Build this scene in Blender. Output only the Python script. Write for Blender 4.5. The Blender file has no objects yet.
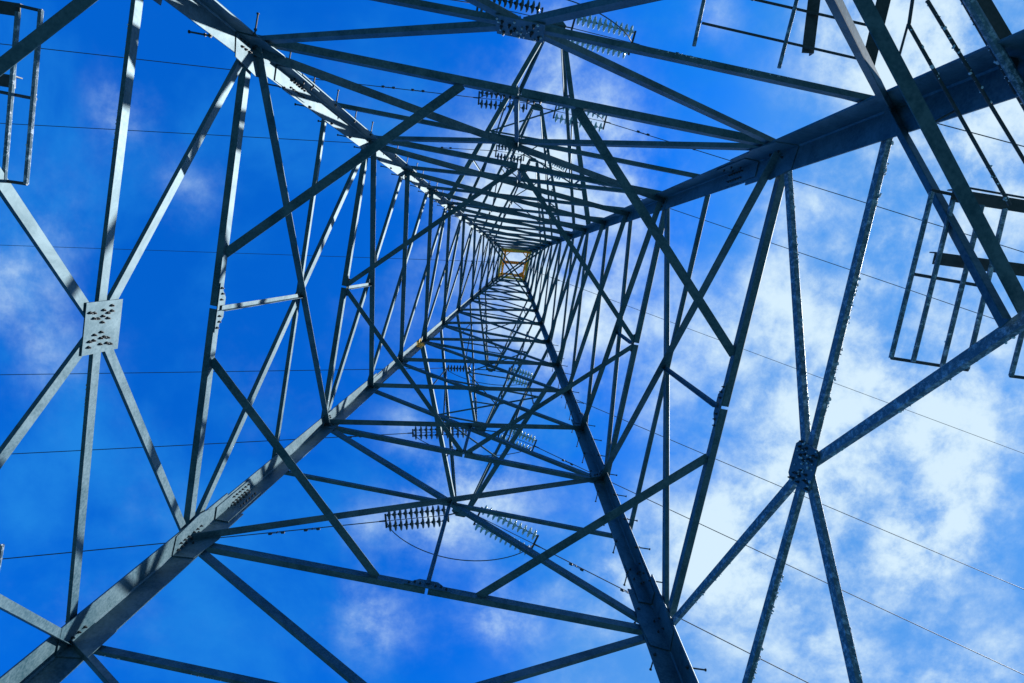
import bpy, bmesh, math, random
from mathutils import Vector as V, Matrix, Euler
random.seed(7)
R = math.radians

# ------------------------------------------------------------------ camera
scn = bpy.context.scene
col = scn.collection
GZ = -1.5                                   # ground level; the camera sits at z = 0
cam_d = bpy.data.cameras.new('camera'); cam = bpy.data.objects.new('camera', cam_d); col.objects.link(cam)
Mr = ((0.98106, -0.19248, 0.02165), (0.19350, 0.96906, -0.15325), (0.00851, 0.15453, 0.98795))
right, down, fwd = V(Mr[0]), V(Mr[1]), V(Mr[2])
cam.matrix_world = Matrix(((right.x, -down.x, -fwd.x, 0.398), (right.y, -down.y, -fwd.y, -1.456), (right.z, -down.z, -fwd.z, 0.0), (0, 0, 0, 1)))
cam_d.sensor_width = 36; cam_d.lens = 36 * 650 / 1024
cam_d.clip_start = 0.05; cam_d.clip_end = 3000
scn.camera = cam
scn.view_settings.view_transform = 'Standard'; scn.view_settings.look = 'None'
scn.view_settings.exposure = 1.5; scn.view_settings.gamma = 1
scn.view_settings.use_curve_mapping = False

# ------------------------------------------------------------------ sky
SUN_EL, SUN_AZ = 42, 6                       # degrees; azimuth measured from +X towards -Y
w = bpy.data.worlds.new('World'); scn.world = w; w.use_nodes = True
nt = w.node_tree; nt.nodes.clear()
def N(t, **k):
    n = nt.nodes.new(t)
    for a, b in k.items(): setattr(n, a, b)
    return n
def L(a, b): nt.links.new(a, b)
def mth(op, a, b=None, c=None, clamp=False):
    n = N('ShaderNodeMath', operation=op, use_clamp=clamp)
    for i, v in enumerate((a, b, c)):
        if v is None: continue
        if isinstance(v, (int, float)): n.inputs[i].default_value = v
        else: L(v, n.inputs[i])
    return n.outputs[0]
out = N('ShaderNodeOutputWorld'); bg = N('ShaderNodeBackground'); L(bg.outputs[0], out.inputs[0])
bg.inputs['Strength'].default_value = 0.05
sky = N('ShaderNodeTexSky', sky_type='NISHITA', sun_disc=False)
sky.sun_elevation = R(SUN_EL); sky.sun_rotation = R(90 + SUN_AZ); sky.air_density = 1.0; sky.dust_density = 0.6; sky.ozone_density = 3
tc = N('ShaderNodeTexCoord'); sp = N('ShaderNodeSeparateXYZ'); L(tc.outputs['Generated'], sp.inputs[0])
zc = mth('MAXIMUM', sp.outputs[2], 0.12)
u = mth('DIVIDE', sp.outputs[0], zc); v = mth('DIVIDE', sp.outputs[1], zc)   # position on a flat cloud layer overhead
cb = N('ShaderNodeCombineXYZ'); L(u, cb.inputs[0]); L(v, cb.inputs[1])
def noise(scale, detail, rough, off=(0, 0, 0), dist=0.0, src=None):
    mp = N('ShaderNodeMapping'); mp.inputs['Location'].default_value = off; L(src or cb.outputs[0], mp.inputs[0])
    n = N('ShaderNodeTexNoise'); n.inputs['Scale'].default_value = scale; n.inputs['Detail'].default_value = detail
    n.inputs['Roughness'].default_value = rough; n.inputs['Distortion'].default_value = dist
    L(mp.outputs[0], n.inputs['Vector']); return n.outputs[0]
# clear blue, deep
tint = N('ShaderNodeMix', data_type='RGBA', blend_type='MULTIPLY'); tint.inputs[0].default_value = 1
hz = N('ShaderNodeMapRange'); L(sp.outputs[2], hz.inputs[0]); hz.inputs[1].default_value = .0; hz.inputs[2].default_value = .66; hz.inputs[3].default_value = .15; hz.inputs[4].default_value = 1.0  # added dimming of the low, unseen sky so less light reaches the legs
L(sky.outputs[0], tint.inputs[6]); tint.inputs[7].default_value = (0.01, .80, 2.15, 1)
# cloud density: broad banks standing in the sky plus fractal break-up
banks = [ # u, v, radius, strength
 (.46,.00,.12,.16),(.36,-.14,.09,.20),(.53,.16,.12,.30),(.72,.36,.10,.42),(.30,.30,.12,.10),(.46,.46,.13,.32),(.22,.50,.10,.30),
 (.52,-.34,.12,.34),(.60,-.12,.11,.30),(.70,.10,.13,.26),(.40,.12,.10,.08),(.85,.62,.12,.3),(.78,-.3,.14,.3),(.5,.3,.12,.25),(.33,.05,.1,.15),(.42,.40,.10,.2),(.62,-.30,.12,.2),(.45,-.45,.1,.2),(.75,.22,.12,.25),(.64,.56,.10,.2),(.18,.08,.14,.16),(.25,.22,.10,.10),(.4,-.4,.10,.22),
 (-.72,.12,.09,.22),(-.70,.32,.10,.24),(-.78,.22,.08,.25),(-.63,-.07,.06,.34),(-.50,.55,.10,.12),(-.13,.66,.09,.36),(-.07,.46,.08,.42),(.02,.40,.10,.42),(-.12,.32,.07,.30),(-.18,.5,.05,.2),
 (.00,-.20,.11,.42),(.10,-.12,.11,.40),(-.05,-.05,.09,.22),(.20,-.37,.04,.30),(-.03,-.32,.05,.26),(.08,.62,.07,.36),(-.52,.02,.06,.26),(-.2,.15,.08,.18),
 (-.01,.04,.13,.38),(.08,.14,.13,.28),(-.16,-.10,.12,.14),(-.35,.3,.10,.12),(-.6,.75,.12,.16)]
tot = None
for bu, bv, br, bs in banks:
    du = mth('SUBTRACT', u, bu); dv = mth('SUBTRACT', v, bv)
    d2 = mth('ADD', mth('MULTIPLY', du, du), mth('MULTIPLY', dv, dv))
    g = mth('MULTIPLY', mth('EXPONENT', mth('MULTIPLY', d2, -1.0/(br*br))), bs)
    tot = g if tot is None else mth('ADD', tot, g)
# thin bright veil on the sunward side
vn = noise(1.7, 5, .55, (7.3, 2.2, 0), .2)
vs_ = mth('ADD', mth('ADD', u, mth('MULTIPLY', v, .12)), mth('MULTIPLY', mth('SUBTRACT', vn, .5), .55))
vm = N('ShaderNodeMapRange', interpolation_type='SMOOTHSTEP'); L(vs_, vm.inputs[0]); vm.inputs[1].default_value = .06; vm.inputs[2].default_value = .50; vm.inputs[4].default_value = .92
veil = N('ShaderNodeMix', data_type='RGBA'); L(vm.outputs[0], veil.inputs[0]); bn = noise(2.3, 9, .6, (1.9, 8.4, 0), .2); bm_ = N('ShaderNodeMapRange', interpolation_type='SMOOTHSTEP'); L(bn, bm_.inputs[0]); bm_.inputs[1].default_value = .42; bm_.inputs[2].default_value = .74; bm_.inputs[4].default_value = .85
mot = N('ShaderNodeMix', data_type='RGBA'); L(bm_.outputs[0], mot.inputs[0]); L(tint.outputs[2], mot.inputs[6]); mot.inputs[7].default_value = (.12, 1.8, 5.6, 1)
L(mot.outputs[2], veil.inputs[6]); veil.inputs[7].default_value = (.6, 2.35, 5.9, 1)
n1 = noise(4.2, 12, .62, (3.1, 1.7, 0), .1); n2 = noise(11, 10, .65, (.3, 5.2, 0), .1)
nn = mth('ADD', mth('MULTIPLY', mth('SUBTRACT', n1, .5), 2.0), mth('MULTIPLY', mth('SUBTRACT', n2, .5), 1.5))
cover = mth('ADD', mth('MULTIPLY', tot, 1.15), mth('MULTIPLY', vm.outputs[0], .31))
dens = mth('ADD', cover, mth('MULTIPLY', nn, mth('ADD', mth('MULTIPLY', cover, 1.35), .16)))
ramp = N('ShaderNodeMapRange', interpolation_type='SMOOTHSTEP'); ramp.inputs[1].default_value = .03; ramp.inputs[2].default_value = .95
L(dens, ramp.inputs[0])
ccol = N('ShaderNodeMix', data_type='RGBA'); L(ramp.outputs[0], ccol.inputs[0])
ccol.inputs[6].default_value = (1.6, 3.3, 6.2, 1); ccol.inputs[7].default_value = (4.8, 6.1, 7.1, 1)
mixc = N('ShaderNodeMix', data_type='RGBA'); L(ramp.outputs[0], mixc.inputs[0]); L(veil.outputs[2], mixc.inputs[6]); L(ccol.outputs[2], mixc.inputs[7])
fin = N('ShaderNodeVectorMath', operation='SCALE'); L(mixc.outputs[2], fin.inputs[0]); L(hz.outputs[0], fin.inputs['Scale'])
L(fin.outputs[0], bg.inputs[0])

# ------------------------------------------------------------------ sun
sd = bpy.data.lights.new('sun', 'SUN'); sd.energy = 2.6; sd.angle = R(.53); sd.color = (1, .98, .94)
sun = bpy.data.objects.new('sun', sd); col.objects.link(sun)
sdir = V((math.cos(R(SUN_EL))*math.cos(R(SUN_AZ)), -math.cos(R(SUN_EL))*math.sin(R(SUN_AZ)), math.sin(R(SUN_EL))))
sun.rotation_euler = sdir.to_track_quat('Z', 'Y').to_euler()

# ------------------------------------------------------------------ materials
def mat(name): 
    m = bpy.data.materials.new(name); m.use_nodes = True
    return m, m.node_tree, m.node_tree.nodes['Principled BSDF']
def ramp2(t, src, stops):
    r = t.nodes.new('ShaderNodeValToRGB'); e = r.color_ramp.elements
    e[0].position, e[0].color = stops[0][0], (*stops[0][1], 1); e[1].position, e[1].color = stops[1][0], (*stops[1][1], 1)
    for p, c in stops[2:]:
        k = e.new(p); k.color = (*c, 1)
    t.links.new(src, r.inputs[0]); return r.outputs[0]
def steel(name, lo, hi, metal=.25, frost=0.0, rough=.5):
    m, t, p = mat(name)
    c = t.nodes.new('ShaderNodeTexCoord')
    a = t.nodes.new('ShaderNodeTexNoise'); a.inputs['Scale'].default_value = 2.2; a.inputs['Detail'].default_value = 8; a.inputs['Roughness'].default_value = .68
    t.links.new(c.outputs['Object'], a.inputs['Vector'])
    a.inputs['Distortion'].default_value = 1.2
    vo = t.nodes.new('ShaderNodeTexNoise'); vo.inputs['Scale'].default_value = 38; vo.inputs['Detail'].default_value = 3
    t.links.new(c.outputs['Object'], vo.inputs['Vector'])
    mx = t.nodes.new('ShaderNodeMix'); mx.data_type = 'FLOAT'; mx.inputs[0].default_value = .35
    t.links.new(a.outputs[0], mx.inputs[2]); t.links.new(vo.outputs[0], mx.inputs[3])
    colr = ramp2(t, mx.outputs[0], [(.38, lo), (.60, hi)])
    base = colr
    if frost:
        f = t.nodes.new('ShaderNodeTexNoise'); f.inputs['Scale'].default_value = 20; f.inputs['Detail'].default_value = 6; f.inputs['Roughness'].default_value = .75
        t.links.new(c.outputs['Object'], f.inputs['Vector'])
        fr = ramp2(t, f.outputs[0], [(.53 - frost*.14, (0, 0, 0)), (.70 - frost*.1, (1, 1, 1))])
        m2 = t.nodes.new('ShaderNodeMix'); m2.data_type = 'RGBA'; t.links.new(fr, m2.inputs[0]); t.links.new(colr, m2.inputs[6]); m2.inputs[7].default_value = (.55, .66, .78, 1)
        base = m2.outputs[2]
        bp = t.nodes.new('ShaderNodeBump'); bp.inputs['Strength'].default_value = .5; bp.inputs['Distance'].default_value = .01
        t.links.new(fr, bp.inputs['Height']); t.links.new(bp.outputs[0], p.inputs['Normal'])
    t.links.new(base, p.inputs['Base Color'])
    p.inputs['Metallic'].default_value = metal; 
    rr = t.nodes.new('ShaderNodeMapRange'); rr.inputs[3].default_value = rough - .08; rr.inputs[4].default_value = rough + .14
    t.links.new(vo.outputs[0], rr.inputs[0]); t.links.new(rr.outputs[0], p.inputs['Roughness'])
    return m
STEEL = steel('galvanised_steel', (.020, .078, .110), (.10, .178, .22))
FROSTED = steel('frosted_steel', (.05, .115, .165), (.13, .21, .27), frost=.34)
BOLT = steel('bolt_steel', (.03, .035, .04), (.07, .08, .085), rough=.45)
DARKM = steel('fitting_steel', (.03, .04, .045), (.07, .08, .09))
YEL = steel('yellow_paint', (.85, .36, .02), (.95, .58, .06), metal=0)
ORG = steel('orange_paint', (.75, .24, .02), (.9, .36, .04), metal=0)
m, t, p = mat('rime_frost'); p.inputs['Base Color'].default_value = (.8, .84, .9, 1); p.inputs['Roughness'].default_value = .7
p.inputs['Subsurface Weight'].default_value = .2; p.inputs['Subsurface Radius'].default_value = (.02, .02, .02)
nz = t.nodes.new('ShaderNodeTexNoise'); nz.inputs['Scale'].default_value = 60; b = t.nodes.new('ShaderNodeBump'); b.inputs['Distance'].default_value = .004
t.links.new(nz.outputs[0], b.inputs['Height']); t.links.new(b.outputs[0], p.inputs['Normal']); RIME = m
m, t, p = mat('disc_glass'); p.inputs['Base Color'].default_value = (.5, .68, .72, 1); p.inputs['Roughness'].default_value = .12
p.inputs['Transmission Weight'].default_value = .08; p.inputs['IOR'].default_value = 1.5; GLASS = m
m, t, p = mat('dark_disc'); p.inputs['Base Color'].default_value = (.06, .09, .10, 1); p.inputs['Roughness'].default_value = .2; CERAM = m
m, t, p = mat('conductor_alu'); p.inputs['Base Color'].default_value = (.10, .11, .12, 1); p.inputs['Roughness'].default_value = .6; p.inputs['Metallic'].default_value = .3; WIRE = m
m, t, p = mat('concrete'); nz = t.nodes.new('ShaderNodeTexNoise'); nz.inputs['Scale'].default_value = 6; nz.inputs['Detail'].default_value = 8
t.links.new(ramp2(t, nz.outputs[0], [(.3, (.22, .22, .21)), (.7, (.38, .37, .35))]), p.inputs['Base Color']); p.inputs['Roughness'].default_value = .9; CONC = m
m, t, p = mat('bounce_tinted_grass'); c = t.nodes.new('ShaderNodeTexCoord'); nz = t.nodes.new('ShaderNodeTexNoise'); nz.inputs['Scale'].default_value = .8; nz.inputs['Detail'].default_value = 12  # unseen grass, teal put into its colour so the bounce tints steel undersides
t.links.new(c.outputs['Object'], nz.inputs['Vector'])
t.links.new(ramp2(t, nz.outputs[0], [(.3, (.006, .05, .065)), (.62, (.012, .085, .11)), (.78, (.03, .12, .16))]), p.inputs['Base Color']); p.inputs['Roughness'].default_value = .95; BOUNCE_GRASS = m

# ------------------------------------------------------------------ helpers
def link(name, me, parent=None, material=None):
    o = bpy.data.objects.new(name, me); col.objects.link(o)
    if parent: o.parent = parent
    if material and me and not me.materials: me.materials.append(material)
    return o
def build(name, bm, material, parent=None, smooth=False, kind=None):
    bmesh.ops.recalc_face_normals(bm, faces=bm.faces)
    me = bpy.data.meshes.new(name); bm.to_mesh(me); bm.free()
    if smooth:
        for f in me.polygons: f.use_smooth = True
    return link(name, me, parent, material)
def tag(o, label=None, cat=None, group=None, kind=None):
    for k, x in (('label', label), ('category', cat), ('group', group), ('kind', kind)):
        if x: o[k] = x
    return o
def empty(name, loc=(0, 0, 0)):
    o = bpy.data.objects.new(name, None); col.objects.link(o); o.location = loc; o.empty_display_size = .3
    return o
def prism(bm, prof, p0, p1, e1, e2, s1=1.0):
    """extrude a 2-D profile (in e1,e2) from p0 to p1"""
    a = [bm.verts.new(p0 + e1*x + e2*y) for x, y in prof]
    b = [bm.verts.new(p1 + e1*x*s1 + e2*y*s1) for x, y in prof]
    n = len(prof)
    for i in range(n): bm.faces.new((a[i], a[(i+1) % n], b[(i+1) % n], b[i]))
    bm.faces.new(a[::-1]); bm.faces.new(b)
def angle(bm, p0, p1, wa, wb, t, d1, d2):
    """steel angle, heel line p0-p1, flange wa along d1, flange wb along d2"""
    ax = (p1 - p0).normalized()
    e1 = (d1 - ax*d1.dot(ax)).normalized()
    e2 = ax.cross(e1); 
    if e2.dot(d2) < 0: e2 = -e2
    r = t*.5
    prof = [(0, 0), (wa - r, 0), (wa, r), (wa, t), (t + r, t), (t, t + r), (t, wb), (r, wb), (0, wb - r)]
    prism(bm, prof, p0, p1, e1, e2)
def tube(bm, pts, r, n=8, cap=True):
    rings = []
    prev = None
    for i, p in enumerate(pts):
        a = pts[max(0, i-1)]; b = pts[min(len(pts)-1, i+1)]; ax = (b - a).normalized()
        e1 = ax.orthogonal().normalized() if prev is None else (prev - ax*prev.dot(ax)).normalized()
        prev = e1; e2 = ax.cross(e1); rr = r[i] if isinstance(r, (list, tuple)) else r
        rings.append([bm.verts.new(p + (e1*math.cos(2*math.pi*k/n) + e2*math.sin(2*math.pi*k/n))*rr) for k in range(n)])
    for A, B in zip(rings, rings[1:]):
        for k in range(n): bm.faces.new((A[k], A[(k+1) % n], B[(k+1) % n], B[k]))
    if cap: bm.faces.new(rings[0][::-1]); bm.faces.new(rings[-1])
def box(bm, c, ex, ey, ez):
    vs = [bm.verts.new(c + ex*i + ey*j + ez*k) for k in (-1, 1) for j in (-1, 1) for i in (-1, 1)]
    for f in ((0, 1, 3, 2), (4, 6, 7, 5), (0, 4, 5, 1), (2, 3, 7, 6), (0, 2, 6, 4), (1, 5, 7, 3)): bm.faces.new([vs[i] for i in f])
def poly_plate(bm, pts, n, t):
    a = [bm.verts.new(p) for p in pts]; b = [bm.verts.new(p + n*t) for p in pts]; k = len(pts)
    for i in range(k): bm.faces.new((a[i], a[(i+1) % k], b[(i+1) % k], b[i]))
    bm.faces.new(a[::-1]); bm.faces.new(b)
def lumps(p0, p1, r0, r1, dens, parent, spread=.01, bias=V((0, 0, 0)), cover=1.0):
    """irregular rime beads along an edge, one mesh"""
    bm = bmesh.new(); L_ = (p1 - p0).length; n = int(L_*dens)
    ph = random.random()*10
    for i in range(n):
        s = random.random()
        if math.sin(s*L_*3.1 + ph) + math.sin(s*L_*7.7 + 2*ph) < (1 - cover)*2.2 - 1.1: continue
        r = random.uniform(r0, r1)*(.6 + .6*random.random())
        c = p0.lerp(p1, s) + V([random.uniform(-spread, spread) for _ in range(3)]) + bias*random.random()
        bmesh.ops.create_icosphere(bm, subdivisions=1, radius=r, matrix=Matrix.Translation(c) @ Euler([random.random()*3 for _ in range(3)]).to_matrix().to_4x4() @ Matrix.Diagonal((1, random.uniform(.6, 1.5), random.uniform(.7, 1.3), 1)))
    o = build('frost', bm, RIME, parent, smooth=True); o['kind'] = 'stuff'; return o

# ------------------------------------------------------------------ tower geometry
LEGL = {'A': ((-3.518, -3.527), (.0710, .0735)), 'B': ((3.567, -3.473), (-.0737, .0669)),
        'C': ((3.623, 3.555), (-.0764, -.0739)), 'D': ((-3.555, 3.522), (.0728, -.0701))}
SG = {'A': (-1, -1), 'B': (1, -1), 'C': (1, 1), 'D': (-1, 1)}
ZR = {-1: dict(A=3.0, B=2.9, C=2.9, D=3.0), 0: dict(A=5.71, B=5.71, C=5.6, D=5.67), 1: dict(A=7.56, B=7.57, C=7.63, D=7.6), 2: dict(A=11.99, B=12.0, C=11.92, D=12.0),
      3: dict(A=14.57, B=14.61, C=14.47, D=14.58), 4: dict(A=17.17, B=17.06, C=17.16, D=17.10), 5: dict(A=19.92, B=19.89, C=19.81, D=19.82),
      6: dict(A=22.79, B=22.6, C=22.78, D=22.59), 7: dict(A=25.58, B=25.7, C=25.85, D=25.52), 8: dict(A=28.5, B=28.5, C=28.5, D=28.6)}
for r_, z_ in ((9, 31.0), (10, 33.2), (11, 35.3), (12, 37.2)): ZR[r_] = dict(A=z_, B=z_, C=z_, D=z_)
def leg(n, z, h=0.0):
    (x0, y0), (sx, sy) = LEGL[n]
    return V((x0 + sx*z + h*SG[n][0], y0 + sy*z + h*SG[n][1], z))
HO = .02
LOWZ = {'L': dict(A=2.45, D=2.35), 'R': dict(B=1.85, C=1.75), 'T': dict(A=2.9, B=2.0), 'O': dict(C=3.65, D=3.4)}
def low(f, n): return leg(n, LOWZ[f][n], HO)
def node(n, r): return leg(n, ZR[r][n], HO)
FACES = {'L': ('A', 'D', V((-1, 0, 0))), 'R': ('B', 'C', V((1, 0, 0))), 'T': ('A', 'B', V((0, -1, 0))), 'O': ('D', 'C', V((0, 1, 0)))}
def fnorm(f):
    a, b, o = FACES[f]; u_ = leg(b, 5, HO) - leg(a, 5, HO); v_ = leg(a, 15, HO) - leg(a, 5, HO)
    n = u_.cross(v_).normalized()
    return n if n.dot(o) > 0 else -n
FN = {f: fnorm(f) for f in FACES}

tower = empty('lattice_tower', (0, 0, GZ))
tag(tower, 'tall galvanised steel lattice pylon seen from inside its base, four tapering legs meeting overhead', 'pylon')
def under(o): o.matrix_parent_inverse = tower.matrix_world.inverted(); return o
bpy.context.view_layer.update()
TP = {}
def tpart(name, bm, material, parent=None, smooth=False):
    o = build(name, bm, material, parent or tower, smooth)
    if parent is None: o.location = -tower.location         # vertices are in world metres
    return o

# legs: angle section, heel outside, in lengths that get lighter upwards
def legw(z): return .28 if z < 8.3 else (.24 if z < 14.9 else (.19 if z < 23 else .15))
legobj = {}
for n in 'ABCD':
    sx, sy = SG[n]; bm = bmesh.new()
    for z0, z1 in ((GZ + .35, 8.4), (8.4, 15.0), (15.0, 23.1), (23.1, 37.3)):
        w_ = legw((z0+z1)/2)*({'A': .82, 'C': 1.08}.get(n, 1) if z1 < 9 else 1); t_ = legw((z0+z1)/2)*.1
        angle(bm, leg(n, z0, HO), leg(n, z1, HO), w_, w_, t_, V((-sx, 0, 0)), V((0, -sy, 0)))
    legobj[n] = tpart('leg', bm, STEEL)

def bracef(bm, f, p0, p1, wa, wb, t, side, shift=True):
    """angle brace in face f; side +1 = outside of leg flange (outstanding flange outward), -1 = inside"""
    n = FN[f]; ax = (p1 - p0).normalized(); up = V((0, 0, 1)) - ax*ax.z
    if up.length < .35:                       # near vertical: turn the flange towards the face middle
        up = -V((p0.x+p1.x, p0.y+p1.y, 0)); up -= ax*up.dot(ax); up -= n*up.dot(n)
    up -= n*up.dot(n); up.normalize()
    w_ = legw((p0.z + p1.z)/2)*.1
    off = n*(.003) if side > 0 else -n*(w_ + .003)
    angle(bm, p0 + off - up*wa*.5, p1 + off - up*wa*.5, wa, wb, t, up, n*side)
def mb(): return bmesh.new()

bolt_me = None
def bolt_mesh():
    bm = bmesh.new()
    bmesh.ops.create_cone(bm, cap_ends=True, segments=6, radius1=.019, radius2=.018, depth=.018, matrix=Matrix.Translation((0, 0, .009)))
    bmesh.ops.create_cone(bm, cap_ends=True, segments=8, radius1=.010, radius2=.009, depth=.022, matrix=Matrix.Translation((0, 0, .028)))
    me = bpy.data.meshes.new('bolt'); bm.to_mesh(me); bm.free(); me.materials.append(BOLT); return me
bolt_me = bolt_mesh()
nbolt = [0]
def bolt(pos, nrm, parent, s=1.0):
    o = bpy.data.objects.new('bolt', bolt_me); col.objects.link(o); o.parent = parent
    o.location = pos; o.rotation_mode = 'QUATERNION'; o.rotation_quaternion = nrm.to_track_quat('Z', 'Y') @ Euler((0, 0, random.random()*2)).to_quaternion(); o.scale = (s, s, s)
    nbolt[0] += 1
def basis(f, at=None):
    n = FN[f]; a, b, _ = FACES[f]; h = (leg(b, 5) - leg(a, 5)); h -= n*h.dot(n); h.normalize(); u_ = n.cross(h); 
    if u_.z < 0: u_ = -u_
    return h, u_, n
def plate(f, c, poly, bolts, side=-1, gap=.0, t=.012, material=None, s=1.0):
    """gusset plate in face f about c; poly and bolts in (h, up) metres"""
    h, u_, n = basis(f); w_ = legw(c.z)*.1; nn = n*side
    base = c + (n*gap if side > 0 else -n*gap)
    bm = mb(); poly_plate(bm, [base + h*x + u_*y for x, y in poly], nn, t)
    o = tpart('gusset_plate', bm, material or STEEL)
    for x, y in bolts: bolt(base + h*x + u_*y + nn*(t), nn, o, s*.78)
    return o
def rect(a, b): return [(-a, -b), (a, -b), (a, b), (-a, b)]

# per-face lower panel: X from ring -1 to ring 1 with centre plate on ring 0
centre = {}
for f, (a, b, _) in FACES.items():
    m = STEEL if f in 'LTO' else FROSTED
    ca = node(a, 0).lerp(node(b, 0), .5)
    zc_ = {'L': 5.62, 'R': 5.50, 'T': 5.62, 'O': 5.6}[f]
    c = leg(a, zc_, HO).lerp(leg(b, zc_, HO), .5)
    if f == 'R': c += V((-.04, -.04, 0))
    centre[f] = c
    for n in (a, b):
        for r_, nm in ((1, 'diagonal_brace'), (-1, 'diagonal_brace')):
            bm = mb(); e = node(n, 1) if r_ == 1 else low(f, n); d = (c - e).normalized()
            bracef(bm, f, e, c - d*.07, .10 if f != 'R' else .085, .045 if f == 'L' else .055, .010, +1); o = tpart(nm, bm, m)
        bm = mb(); e = node(n, 0); d = (c - e).normalized()
        bracef(bm, f, e, c - d*.05, .10 if f == 'L' else .085, .042 if f == 'L' else .05, .009, +1); tpart('horizontal_brace', bm, m)
        # redundants from ring 0 leg node down to the lower diagonal
        q = c.lerp(low(f, n), .485 if f == 'T' else (.72 if n == 'A' else .45))
        bm = mb(); bracef(bm, f, node(n, 0), q, .09, .06, .008, +1 if n == 'A' else -1); tpart('redundant_brace', bm, STEEL)
    h, u_, nrm = basis(f)
    bl = []
    for n, r_ in ((a, 1), (b, 1), (a, -1), (b, -1), (a, 0), (b, 0)):
        d = ((low(f, n) if r_ == -1 else node(n, r_)) - c).normalized(); dx, dy = d.dot(h), d.dot(u_)
        for k in range(4 if r_ else 3): 
            s_ = (.10 + .038*k) if r_ else (.045 + .055*k); q_ = .016*(1 if k % 2 else -1) if r_ else 0
            bl.append((dx*s_ - dy*q_, dy*s_ + dx*q_))
    if f in 'LR': plate(f, c, [(-.235, -.205), (.235, -.205), (.235, .245), (-.235, .245)] if f == 'L' else [(-.19, -.14), (-.14, -.19), (.14, -.19), (.19, -.14), (.19, .14), (.14, .2), (-.14, .2), (-.19, .14)], bl, side=-1, s=.95)
    else: plate(f, c, rect(.2, .19), bl[::2], side=-1)

# plan (hip) braces below ring 0 at each corner, joining the redundant joints of two faces
corners = {'A': ('L', 'T'), 'B': ('R', 'T'), 'C': ('R', 'O'), 'D': ('L', 'O')}
for n, (f1, f2) in corners.items():
    p = centre[f1].lerp(low(f1, n), .45); q = centre[f2].lerp(low(f2, n), .485 if f2 == 'T' else .45)
    bm = mb(); ax = (q-p).normalized(); inn = V((0, 0, 1)).cross(ax); 
    if inn.dot(V((p.x+q.x, p.y+q.y, 0))) > 0: inn = -inn
    dd = -inn*{'A': .15, 'B': .15, 'C': .2, 'D': .6}[n]
    angle(bm, p + dd, q + dd, .085, .06, .009, inn, V((0, 0, 1))); tpart('corner_brace', bm, STEEL)

# ring 1 diaphragm
def ring_h(r_, wa, wb, t, name='horizontal_brace', halves=False, material=STEEL):
    mids = {}
    for f, (a, b, _) in FACES.items():
        A, B = node(a, r_), node(b, r_); M = A.lerp(B, .5); mids[f] = M
        if halves:
            for e in (A, B):
                bm = mb(); d = (M - e).normalized(); bracef(bm, f, e, M - d*.018, wa, wb, t, +1); tpart(name, bm, material)
        else:
            bm = mb(); bracef(bm, f, A, B, wa, wb, t, +1); tpart(name, bm, material)
    return mids
mid1 = ring_h(1, .115, .085, .011, halves=True)
mid2 = ring_h(2, .10, .09, .010, halves=True)
for f, M in mid1.items():
    poly = [(-.30, -.055), (.30, -.055), (.12, .10), (-.12, .10)]
    plate(f, M, poly, [(-.24, -.02), (-.17, .01), (-.10, .0), (.10, .0), (.17, .01), (.24, -.02)], side=-1)
for f, M in mid2.items():
    plate(f, M, [(-.22, -.05), (.22, -.05), (.1, .08), (-.1, .08)], [(-.15, 0), (.15, 0)], side=-1)
def inpt(f, r_, fr): a, b, _ = FACES[f]; return node(a, r_).lerp(node(b, r_), fr)
def planbrace(p, q, wa, wb, t, material=STEEL, dz=-.02, name='corner_brace'):
    ax = (q-p).normalized(); side = V((0, 0, 1)).cross(ax); p = p - ax*.06; q = q + ax*.06
    if side.dot(V((p.x+q.x, p.y+q.y, 0))) > 0: side = -side
    bm = mb(); angle(bm, p + V((0, 0, dz)), q + V((0, 0, dz)), wa, wb, t, side, V((0, 0, 1))); return tpart(name, bm, material)
k1 = .38
for (f1, fr1, f2, fr2) in (('L', k1, 'T', k1), ('L', 1-k1, 'O', k1), ('R', k1, 'T', 1-k1), ('R', 1-k1, 'O', 1-k1)):
    planbrace(inpt(f1, 1, fr1), inpt(f2, 1, fr2), .105, .08, .009)
for (f1, f2, s1, s2) in (('L', 'T', .48, .48), ('L', 'O', .52, .48), ('R', 'T', .48, .52), ('R', 'O', .52, .52)):
    planbrace(inpt(f1, 2, s1), inpt(f2, 2, s2), .085, .07, .008, dz=-.03)

# X panels
def xcross(f, r0, r1):
    a, b, _ = FACES[f]
    A0, B0, A1, B1 = node(a, r0), node(b, r0), node(a, r1), node(b, r1)
    w0 = (B0-A0).length; w1 = (B1-A1).length; s = w0/(w0+w1)
    return A0.lerp(B1, s)
hi = {}
for k in range(1, 12):
    wa, wb, t = (.115, .10, .011) if k == 1 else ((.115, .105, .010) if k < 5 else ((.10, .095, .009) if k < 8 else (.08, .075, .008)))
    for f, (a, b, _) in FACES.items():
        for (p, q, side) in ((node(a, k), node(b, k+1), -1), (node(b, k), node(a, k+1), +1)):
            if k <= 8:
                bm = mb(); bracef(bm, f, p, q, wa, wb*(.6 if side > 0 else 1), t, side); tpart('diagonal_brace', bm, STEEL)
            else:
                bm = hi.setdefault('x', mb()); bracef(bm, f, p, q, wa, wb, t, side)
o = tpart('diagonal_brace', hi['x'], STEEL); o['kind'] = 'stuff'
for f, (a, b, _) in FACES.items():
    X = xcross(f, 1, 2); A, B = leg(a, X.z, HO), leg(b, X.z, HO)
    for e in (A, B):
        bm = mb(); bracef(bm, f, e, X, .065, .06, .007, +1); tpart('secondary_brace', bm, STEEL)
# links from the horizontal splices to the crossing above
for f in FACES:
    for mids, r_ in ((mid1, 1), (mid2, 2)):
        X = xcross(f, r_, r_+1); M = mids[f]
        bm = mb(); bracef(bm, f, M, X, .06, .055, .006, -1); tpart('link_brace', bm, STEEL)
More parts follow.
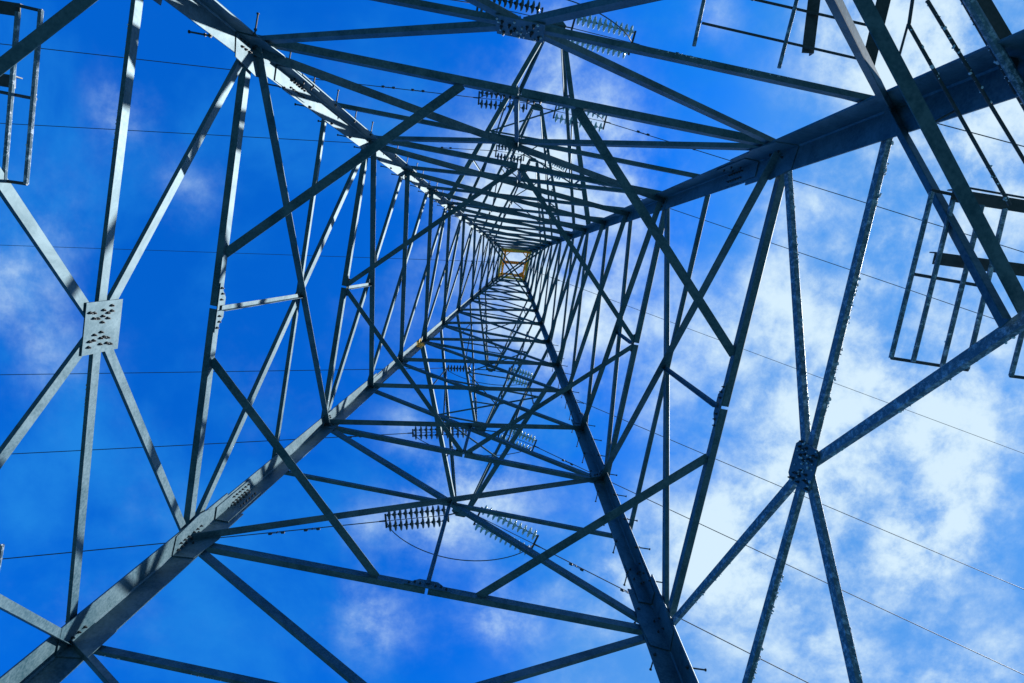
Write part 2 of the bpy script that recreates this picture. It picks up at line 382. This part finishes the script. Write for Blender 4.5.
# gussets where braces meet the legs
for n in 'ABCD':
    fs = corners[n]
    for f in fs:
        h, u_, nrm = basis(f); sgn = 1 if (FACES[f][0] == n) else -1
        ax = (leg(n, 10) - leg(n, 5)).normalized(); adx, ady = ax.dot(h), ax.dot(u_)
        def alongleg(s, off): return (adx*s + sgn*off, ady*s)
        bl = []
        big = (n in 'AD' and f == 'L')
        for s in ((-.30, -.22, -.14, -.03, .05, .13) if big else (-.1, .1)):
            for o_ in ((.07, .13) if big else (.1,)): bl.append(alongleg(s + (o_-.1)*.8, o_))
        pl = [alongleg(-.42, .02), alongleg(-.38, .27), alongleg(.1, .32), alongleg(.34, .27), alongleg(.38, .02)]
        plate(f, node(n, 1), pl, bl, side=-1, gap=legw(7)*.1 + .002, t=.01)
        # splice cover plates with two rows of bolts
        zs = 8.55; c = leg(n, zs, HO); wl = .25
        if True:
            pl = [alongleg(-.45, .035), alongleg(-.45, .215), alongleg(.45, .215), alongleg(.45, .035)]
            bl = [alongleg(s, o_) for s in (-.02, .06, .14, .22, .30, .38) for o_ in (.08, .165)]
            if not ((n in 'AD' and f == 'L') or (n == 'D') or (n == 'B' and f == 'R')): bl = bl[::3]
            plate(f, c, pl, bl, side=-1, gap=.03, t=.014)
        for zs, wl in ((15.1, .2), (23.2, .15)):
            c = leg(n, zs, HO); pl = [alongleg(-.35, .03), alongleg(-.35, wl*.86), alongleg(.35, wl*.86), alongleg(.35, .03)]
            plate(f, c, pl, [], side=-1, gap=.027 if zs < 20 else .022, t=.012)
        if n in 'AD':
            for r_ in (0,):
                bl = [alongleg(s, .1) for s in (-.06, .02, .10)]
                plate(f, node(n, r_), [alongleg(-.25, .02), alongleg(-.2, .3), alongleg(.2, .3), alongleg(.25, .02)], bl if f == 'L' else [], side=-1, gap=.032, t=.01)
# small node gussets up the legs
bm = mb()
for n in 'ABCD':
    for f in corners[n]:
        h, u_, nrm = basis(f); sgn = 1 if (FACES[f][0] == n) else -1
        ax = (leg(n, 10) - leg(n, 5)).normalized(); adx, ady = ax.dot(h), ax.dot(u_)
        for r_ in range(2, 12):
            s_ = 1 if r_ < 5 else (.8 if r_ < 8 else .62); g = legw(node(n, r_).z)*.1 + .002
            pts = [(adx*q + sgn*o_, ady*q) for q, o_ in ((-.26*s_, .02), (-.2*s_, .24*s_), (.2*s_, .24*s_), (.26*s_, .02))]
            poly_plate(bm, [node(n, r_) - nrm*g + h*x + u_*y for x, y in pts], -nrm, .008)
o = tpart('gusset_plate', bm, STEEL); o['kind'] = 'stuff'

bm = mb()
for n in 'ABCD':
    for f in corners[n]:
        h, u_, nrm = basis(f); sgn = 1 if (FACES[f][0] == n) else -1
        for r_ in range(2, 6):
            g = legw(node(n, r_).z)*.1 + .010; mt = (-nrm).to_track_quat('Z', 'Y').to_matrix().to_4x4()
            for q, o_ in ((-.16, .05), (-.10, .12), (-.05, .17), (.05, .17), (.10, .12), (.16, .05)):
                c = node(n, r_) - nrm*(g + .012) + u_*q + h*sgn*o_
                bmesh.ops.create_cone(bm, cap_ends=True, segments=6, radius1=.017, radius2=.014, depth=.03, matrix=Matrix.Translation(c) @ mt)
o = tpart('bolt', bm, BOLT); o['kind'] = 'stuff'

# horizontals and plan crosses at the crossarm levels
for r_ in (5, 6, 7, 8, 9, 10, 12):
    ring_h(r_, .085 if r_ < 8 else .07, .075 if r_ < 8 else .06, .008)
for r_ in (8, 10):
    planbrace(node('A', r_), node('C', r_), .07, .06, .007, dz=-.03, name='plan_brace')
    planbrace(node('B', r_), node('D', r_), .07, .06, .007, dz=-.10, name='plan_brace')

# yellow painted peak
zt = [37.3, 39.2]
bmk = {'y': mb(), 'o': mb()}
tip = {n: leg(n, 39.2, 0) for n in 'ABCD'}
pk = empty('peak_cage'); pk.parent = tower; pk.location = -tower.location
for n in 'ABCD':
    bm = mb(); sx, sy = SG[n]; angle(bm, leg(n, 37.3, HO), leg(n, 39.3, HO), .15, .15, .014, V((-sx, 0, 0)), V((0, -sy, 0))); tpart('corner_post', bm, YEL, pk)
for f, (a, b, _) in FACES.items():
    for z_ in (37.5, 39.2):
        bm = mb(); angle(bm, leg(a, z_, HO) + FN[f]*.003, leg(b, z_, HO) + FN[f]*.003, .12, .12, .01, V((0, 0, 1)), -FN[f]); tpart('frame_bar', bm, YEL, pk)
    bm = mb(); bracef(bm, f, leg(a, 37.5, HO), leg(b, 39.2, HO), .06, .06, .006, -1); tpart('cage_brace', bm, YEL, pk)
bm = mb(); c1 = leg('A', 39.2).lerp(leg('D', 39.2), .48); c2 = leg('B', 39.2).lerp(leg('C', 39.2), .48)
box(bm, (c1+c2)/2 + V((0, 0, -.08)), (c2-c1)/2, V((0, .09, 0)), V((0, 0, .02))); tpart('deck_bar', bm, ORG, pk)
for n, fr in (('A', .28), ('B', .28)):
    bm = mb(); o1 = {'A': 'B', 'B': 'A'}[n]; o2 = {'A': 'D', 'B': 'C'}[n]
    tube(bm, [leg(n, 39.15).lerp(leg(o1, 39.15), fr), leg(n, 39.15).lerp(leg(o2, 39.15), fr)], .03, 6); tpart('cage_brace', bm, YEL, pk)
bm = mb(); pc = leg('C', 38.6); poly_plate(bm, [pc, pc.lerp(leg('D', 38.6), .45) + V((0, -.0, 0)), pc.lerp(leg('B', 38.6), .18) + V((-.15, -.05, 0))], V((0, 0, 1)), .02); tpart('deck_plate', bm, ORG, pk)

# ------------------------------------------------------------------ crossarms
tips = {'lowT': V((.04, -7.67, 20.0)), 'midT': V((-.19, -6.54, 26.2)), 'upT': V((0, -5.2, 31.5)),
        'lowB': V((.02, 7.5, 20.0)), 'midB': V((.03, 6.57, 26.2)), 'upB': V((-.1, 5.08, 31.5))}
armring = {'low': (5, 6), 'mid': (7, 8), 'up': (9, 10)}
for k, T in tips.items():
    n1_, n2_ = ('A', 'B') if k.endswith('T') else ('D', 'C')
    r0, r1 = armring[k[:-1]]; arm = empty('crossarm'); arm.parent = tower; arm.location = -tower.location
    P = [node(n1_, r0), node(n2_, r0)]; Q = [node(n1_, r1), node(n2_, r1)]
    wd = .15 if k.startswith('low') else .11
    for i, s in ((0, -1), (1, 1)):
        e = T + V((s*.12, 0, 0))
        bm = mb(); angle(bm, P[i], e, wd, wd*.9, .009, V((0, 0, 1)), V((s, 0, 0))); tpart('lower_chord', bm, STEEL, arm)
        bm = mb(); angle(bm, Q[i], e + V((0, 0, .14)), wd*.8, wd*.7, .008, V((0, 0, -1)), V((s, 0, 0))); tpart('upper_chord', bm, STEEL, arm)
        nb = 2 if k.startswith('low') else 3
        for j in range(nb):
            a_, b_ = (j + .6)/(nb + .4), (j + 1.3)/(nb + .4)
            lo, up_ = P[i].lerp(e, a_), Q[i].lerp(e, a_)
            bm = mb(); angle(bm, lo, up_, .045, .045, .005, V((0, 1, 0)), V((-s, 0, 0))); tpart('arm_brace', bm, STEEL, arm)
            if b_ < 1:
                bm = mb(); angle(bm, up_, P[i].lerp(e, b_), .045, .045, .005, V((0, 1, 0)), V((-s, 0, 0))); tpart('arm_brace', bm, STEEL, arm)
    e0, e1 = T + V((-.12, 0, 0)), T + V((.12, 0, 0))
    st = [.2, .42, .62] if k.startswith('low') else [.25, .5, .75]
    for j, s_ in enumerate(st):
        a_, b_ = P[0].lerp(e0, s_), P[1].lerp(e1, s_)
        bm = mb(); angle(bm, a_, b_, .05, .045, .005, V((0, 1, 0)), V((0, 0, 1))); tpart('arm_brace', bm, STEEL, arm)
        nx = st[j+1] if j+1 < len(st) else None
        if nx:
            bm = mb(); pr = (P[0].lerp(e0, s_), P[1].lerp(e1, nx)) if j % 2 else (P[1].lerp(e1, s_), P[0].lerp(e0, nx))
            angle(bm, pr[0], pr[1], .045, .045, .005, V((0, 1, 0)), V((0, 0, 1))); tpart('arm_brace', bm, STEEL, arm)
    bm = mb(); yy = V((0, -1 if k.endswith('T') else 1, 0)); T0_ = T
    q_ = 1 if k.startswith('low') else (.8 if k.startswith('mid') else .55)
    poly_plate(bm, [T + V((x_*q_, 0, -.02)) + yy*y_*q_ for x_, y_ in ((-.26, -.16), (.26, -.16), (.3, .02), (.14, .16), (-.14, .16), (-.3, .02))], V((0, 0, 1)), .03)
    tpart('tip_plate', bm, STEEL, arm)

# ------------------------------------------------------------------ step bolts on legs A and C
def step(n, z, fl, w_off, ln=.17):
    """rod through the flange of leg n lying in face fl"""
    h, u_, nrm = basis(fl); sgn = 1 if (FACES[fl][0] == n) else -1
    c = leg(n, z, HO) + h*sgn*w_off
    bm = mb(); tube(bm, [c - nrm*.06, c + nrm*ln], .0095, 8); tube(bm, [c + nrm*ln, c + nrm*(ln+.012)], .017, 8)
    bmesh.ops.create_cone(bm, cap_ends=True, segments=6, radius1=.02, radius2=.02, depth=.02, matrix=Matrix.Translation(c - nrm*(legw(z)*.1 + .012)) @ nrm.to_track_quat('Z', 'Y').to_matrix().to_4x4())
    tube(bm, [c + nrm*.004, c + nrm*.02], .018, 6)
    tpart('step_bolt', bm, DARKM)
for n in 'AC':
    z = 5.0; i = 0
    while z < 22:
        f = corners[n][i % 2]
        if abs(z - 7.6) > .3: step(n, z, f, legw(z)*.9)
        z += .42; i += 1

# yellow paint band on leg D
for fl in ('L', 'O'):
    h, u_, nrm = basis(fl); sgn = 1 if FACES[fl][0] == 'D' else -1; c = leg('D', 19.15, HO) - nrm*.0235
    bm = mb(); pts = [(0.02, -.28), (.19, -.33), (.19, .12), (.10, .30), (.02, .22)]
    ax = (leg('D', 20) - leg('D', 19)).normalized()
    poly_plate(bm, [c + h*sgn*x + ax*y for x, y in pts], -nrm, .003); tpart('paint_mark', bm, YEL)
o = None
# footings
for n in 'ABCD':
    bm = mb(); c = leg(n, GZ + .2)
    prism(bm, [(-.45, -.45), (.45, -.45), (.45, .45), (-.45, .45)], V((c.x, c.y, GZ - .3)), V((c.x, c.y, GZ + .42)), V((1, 0, 0)), V((0, 1, 0)), .8)
    tpart('footing', bm, CONC)

# ------------------------------------------------------------------ anti-climb guards
cx, cy = .398, -1.456
def px(x, y, z):
    """world point on the horizontal plane z seen along the sight line used when the guards were surveyed"""
    d = right*((x-512)/650) + down*((y-341.5)/650) + fwd
    return V((cx, cy, 0)) + d*(z/d.z)
def guard(rods, rails, brackets, z, bz=.05, rr=.017, frost=True, rm=None):
    g = empty('anti_climb_guard'); g.parent = tower; g.location = -tower.location
    for (a, b) in rods:
        p, q = px(*a, z), px(*b, z); bm = mb(); tube(bm, [p, q], rr, 8); o = tpart('rod', bm, rm or FROSTED, g)
        if frost: lumps(p, q, .004, .011, 70, o, .009, cover=.75)
    for (a, b) in rails:
        p, q = px(*a, z + .025), px(*b, z + .025); bm = mb(); tube(bm, [p, q], rr*.7, 6); tpart('rail', bm, DARKM, g)
    for (a, b, w_) in brackets:
        p, q = px(*a, z + bz), px(*b, z + bz); bm = mb(); ax = (q-p).normalized(); sd_ = V((0, 0, 1)).cross(ax)
        angle(bm, p - sd_*w_/2, q - sd_*w_/2, w_, w_*.8, .008, sd_, V((0, 0, 1))); tpart('bracket', bm, DARKM, g)
    return g
# right face guard
guard([((932, 192), (891, 358)), ((953, 200), (913, 362)), ((982, 205), (942, 367)), ((1005, 209), (967, 369))],
      [((891, 358), (968, 370)), ((913, 274), (982, 286)), ((931, 190), (960, 196))],
      [((934, 258), (1060, 275), .085), ((952, 195), (1060, 212), .085)], 4.55)
# top right guard, rods running over leg B
guard([((908, 24), (1010, 205)), ((927, 0), (1045, 195)), ((960, -4), (1060, 170)), ((909, 24), (914, -10))],
      [((908, 24), (897, 64)), ((934, 122), (956, 110)), ((969, 188), (1060, 204))],
      [((964, -30), (1050, 115), .10)], 4.35, rr=.011, rm=DARKM)
guard([((956, -22), (1050, 137))], [], [], 4.3, rr=.03)
guard([((1026, 318), (1011, 376)), ((1045, 320), (1032, 380))], [((1010, 376), (1034, 379))], [], 4.55)
# top face guard
guard([((705, -5), (694, 46)), ((798, -5), (779, 68)), ((760, -20), (752, 0))], [((702, 23), (868, 61)), ((748, -2), (880, 28))],
      [((818, -30), (808, 53), .085), ((890, -25), (868, 66), .095)], 4.9, rr=.014, frost=False)
# left face guard
guard([((18, 12), (4, 181)), ((41, 10), (26, 184)), ((-16, 8), (-30, 178))], [((-30, 176), (27, 184)), ((-20, 88), (36, 99)), ((12, 4), (42, 11))],
      [((-60, 70), (15, 82), .085), ((-60, -2), (20, 10), .085)], 4.55)
guard([((2, 545), (-8, 600))], [], [], 4.55)

# rime on selected lower members of the right face
ro = centre['R']
for (p, q, c_) in ((low('R', 'B'), ro, .95), (node('B', 0), ro, .55), (node('B', 1), ro, .4), (low('R', 'C'), ro, .6), (node('C', 0), ro, .35), (node('C', 1), ro, .35)):
    g = p.lerp(q, .02)
    o = lumps(g + V((.05, 0, -.04)), q + V((.05, 0, -.04)), .006, .013, 60, tower, .012, cover=c_); o.location = -tower.location
for f in 'LTO':
    for n in FACES[f][:2]:
        nrm = FN[f]; q = centre[f]; p = node(n, 0)
        o = lumps(p + nrm*.046 + V((0, 0, -.044)), q + nrm*.046 + V((0, 0, -.044)), .004, .008, 40, tower, .004, cover=.35); o.location = -tower.location

for f, cnt in (('R', 30), ('T', 22)):
    h, u_, nrm = basis(f); c = centre[f]; bm = mb()
    for i in range(cnt):
        q = c + h*random.uniform(-.19, .19) + u_*random.uniform(-.18, .18) - nrm*.02
        bmesh.ops.create_icosphere(bm, subdivisions=1, radius=random.uniform(.006, .014), matrix=Matrix.Translation(q) @ Matrix.Diagonal((1, random.uniform(.6, 1.4), random.uniform(.8, 1.6), 1)))
    o = tpart('frost', bm, RIME, smooth=True); o['kind'] = 'stuff'

# ------------------------------------------------------------------ insulator strings
def lathe_me(name, prof, n, material):
    bm = bmesh.new(); rings = []
    for r, z in prof: rings.append([bm.verts.new((r*math.cos(2*math.pi*k/n), r*math.sin(2*math.pi*k/n), z)) for k in range(n)])
    for A, B in zip(rings, rings[1:]):
        for k in range(n): bm.faces.new((A[k], A[(k+1) % n], B[(k+1) % n], B[k]))
    bm.faces.new(rings[0][::-1]); bm.faces.new(rings[-1]); bmesh.ops.recalc_face_normals(bm, faces=bm.faces)
    me = bpy.data.meshes.new(name); bm.to_mesh(me); bm.free(); me.materials.append(material)
    for q in me.polygons: q.use_smooth = True
    return me
prof = [(.03, -.035), (.075, -.045), (.135, -.036), (.175, -.010), (.178, .010), (.145, .028), (.07, .04), (.045, .05), (.04, .075), (.018, .08)]
disc_g = lathe_me('insulator_disc', prof, 14, GLASS); disc_d = lathe_me('insulator_disc', prof, 14, CERAM)
def strings(T, e0, e1, nd, double, glass, label, group='insulator sets tied to the crossarm ends', sep=.26):
    s = empty('insulator_set', e0); tag(s, label, 'insulator')
    ax = (e1 - e0).normalized(); side = V((0, 0, 1)).cross(ax).normalized(); zero = e0
    Lt = (e1 - e0).length
    offs = (-sep, sep) if double else (0,)
    for o_ in offs:
        bm = mb(); tube(bm, [side*o_ + ax*.02, side*o_ + ax*(Lt - .02)], .014, 6); st_ = build('disc_stack', bm, DARKM, s)
        for k in range(nd):
            d = bpy.data.objects.new('insulator_disc', disc_g if glass else disc_d); col.objects.link(d); d.parent = st_
            d.location = side*o_ + ax*(.12 + (Lt - .24)*k/(nd-1)); d.rotation_mode = 'QUATERNION'; d.rotation_quaternion = ax.to_track_quat('Z', 'Y')
    if double:
        for q in (0, Lt):
            bm = mb(); box(bm, ax*q, ax*.03, side*(sep + .05), V((0, 0, .012))); build('yoke_plate', bm, DARKM, s)
        bm = mb(); tube(bm, [ax*0, ax*Lt], .012, 6); build('tie_rod', bm, DARKM, s)
    bm = mb(); tube(bm, [T - e0, V((0, 0, 0))], .022, 6); build('link', bm, DARKM, s)
    bm = mb(); tube(bm, [ax*Lt, ax*(Lt + .22)], [.03, .022], 6); build('tension_clamp', bm, DARKM, s)
    return s
def P3(*a): return V(a)
SET = { # tip key: (right start, right end, left start, left end, right far, left far)
 'lowT': (P3(.51,-7.65,19.94), P3(2.27,-7.51,19.73), P3(-.43,-7.75,19.94), P3(-2.25,-7.72,19.73), P3(13.1,-6.5,18.4), P3(-14.7,-6.7,18.2)),
 'midT': (P3(.52,-6.51,26.11), P3(2.47,-6.43,25.88), P3(-.60,-6.60,26.15), P3(-2.43,-6.39,25.93), P3(18.1,-4.5,24.0), P3(-18.5,-4.7,24.0)),
 'upT': (P3(.57,-5.11,31.43), P3(1.56,-4.88,31.32), P3(-.48,-5.33,31.44), P3(-1.79,-5.24,31.28), P3(21.2,-2.1,28.9), P3(-22.9,-2.0,28.7)),
 'lowB': (P3(.59,7.5,19.93), P3(2.53,7.96,19.69), P3(-.37,7.67,19.95), P3(-2.29,8.16,19.71), P3(11.6,10.2,18.6), P3(-13.5,11.1,18.3)),
 'midB': (P3(.87,6.46,26.10), P3(2.36,6.71,25.92), P3(-.53,6.71,26.13), P3(-2.66,7.15,25.87), P3(22.7,11.2,23.4), P3(-18.1,10.6,24.0)),
 'upB': (P3(.78,5.03,31.39), P3(2.01,5.16,31.24), P3(-1.0,5.19,31.39), P3(-2.26,5.36,31.24), P3(26.0,9.7,28.3), P3(-22.2,9.2,28.8))}
ARM = {'lowT': 'largest crossarm in upper half', 'midT': 'middle crossarm in upper half', 'upT': 'smallest crossarm in upper half',
       'lowB': 'largest crossarm in lower half', 'midB': 'middle crossarm in lower half', 'upB': 'smallest crossarm in lower half'}
def damper(p, ax, label):
    d = empty('vibration_damper', p); tag(d, label, 'damper', 'vibration dampers on the cables')
    dn = V((0, 0, -.10)); bm = mb(); tube(bm, [V((0, 0, .02)), dn], .018, 6); build('clamp', bm, DARKM, d)
    bm = mb(); tube(bm, [dn - ax*.2, dn + ax*.2], .008, 6); build('rod', bm, DARKM, d)
    for s in (-1, 1):
        bm = mb(); tube(bm, [dn + ax*s*.13, dn + ax*s*.16, dn + ax*s*.25], [.02, .045, .04], 8); build('weight', bm, DARKM, d)
def wire(p, far, label, r=.016, ext=9.0, parent=None):
    """tension cable sagging gently away from the tower"""
    d = far - p; pts = []
    for i in range(25):
        s = (i/24.0)**1.5*ext
        pts.append(p + d*s + V((0, 0, -d.z*.0)) + V((0, 0, 1))*(abs(d.z)*.06*s*s if s > 1 else abs(d.z)*.06*s*s))
    pts = [q - V((0, 0, abs(d.z)*.06*min(1, k/24.0*3))) for k, q in enumerate(pts)]
    bm = mb(); tube(bm, pts, r, 6); o = build('power_cable', bm, WIRE, None, smooth=True); tag(o, label, 'cable', 'cables strung from the tower'); return pts
for k, (rs, re, ls, le, rf, lf) in SET.items():
    T = tips[k]; a = ARM[k]
    dbl = k != 'upT' or True
    nd = {'low': 11, 'mid': 10, 'up': 8}[k[:-1]]
    strings(T, rs, re, nd, True, True, 'pale glass disc insulators right of the ' + a, sep=.29 if k[0] == 'l' else .24)
    strings(T, ls, le, nd, k not in ('upB',), False, 'dark disc insulators left of the ' + a, sep={'midB': .12, 'lowB': .19, 'midT': .2}.get(k, .24))
    for e, far, sd_, s_ in ((re, rf, 'right', 1), (le, lf, 'left', -1)):
        ax = (far - e).normalized(); wire(e + ax*.15, far, 'thin dark cable running %s from the %s' % (sd_, a))
        damper(e + ax*(1.5 if s_ > 0 else 2.3), ax, 'inner dumbbell damper on the %s cable from %s' % (sd_, a))
        if k.startswith('low') or k == 'midT': damper(e + ax*(3.3 if s_ > 0 else 3.4), ax, 'outer dumbbell damper on the %s cable from %s' % (sd_, a))
    # jumper loop below the arm
    p, q = le, re; drop = {'low': 1.3, 'mid': 1.2, 'up': 1.0}[k[:-1]]; n_ = 24
    out_ = V((0, .25 if k.endswith('B') else -.25, 0))
    pts = [p.lerp(q, i/n_) + (V((0, 0, -drop)) + out_)*(1 - (2*i/n_ - 1)**2)**.75 for i in range(n_+1)]
    bm = mb(); tube(bm, pts, .016, 6); o = build('jumper_cable', bm, WIRE, None, smooth=True); tag(o, 'slack dark jumper loop hanging under the ' + a, 'cable')
# earth wires at the peak
for s_, st_, far, sd_ in ((1, P3(.35,.05,38.45), P3(29.4,4.6,34.9), 'right'), (-1, P3(-.5,0,38.45), P3(-27.7,4.3,35.2), 'left')):
    wire(st_, far, 'thin earth wire running off to the %s from the yellow tower peak' % sd_, r=.013)
    ax = (far - st_).normalized(); damper(st_ + ax*2.2, ax, 'tiny damper on the %s earth wire close to the yellow peak' % sd_)

# ------------------------------------------------------------------ ground
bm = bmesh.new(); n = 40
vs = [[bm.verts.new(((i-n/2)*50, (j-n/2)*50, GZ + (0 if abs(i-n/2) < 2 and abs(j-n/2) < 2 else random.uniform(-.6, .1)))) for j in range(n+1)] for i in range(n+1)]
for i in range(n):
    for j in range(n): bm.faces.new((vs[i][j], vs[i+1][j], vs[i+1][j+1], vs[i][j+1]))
g = build('ground', bm, BOUNCE_GRASS); g['kind'] = 'structure'
print('bolts', nbolt[0])
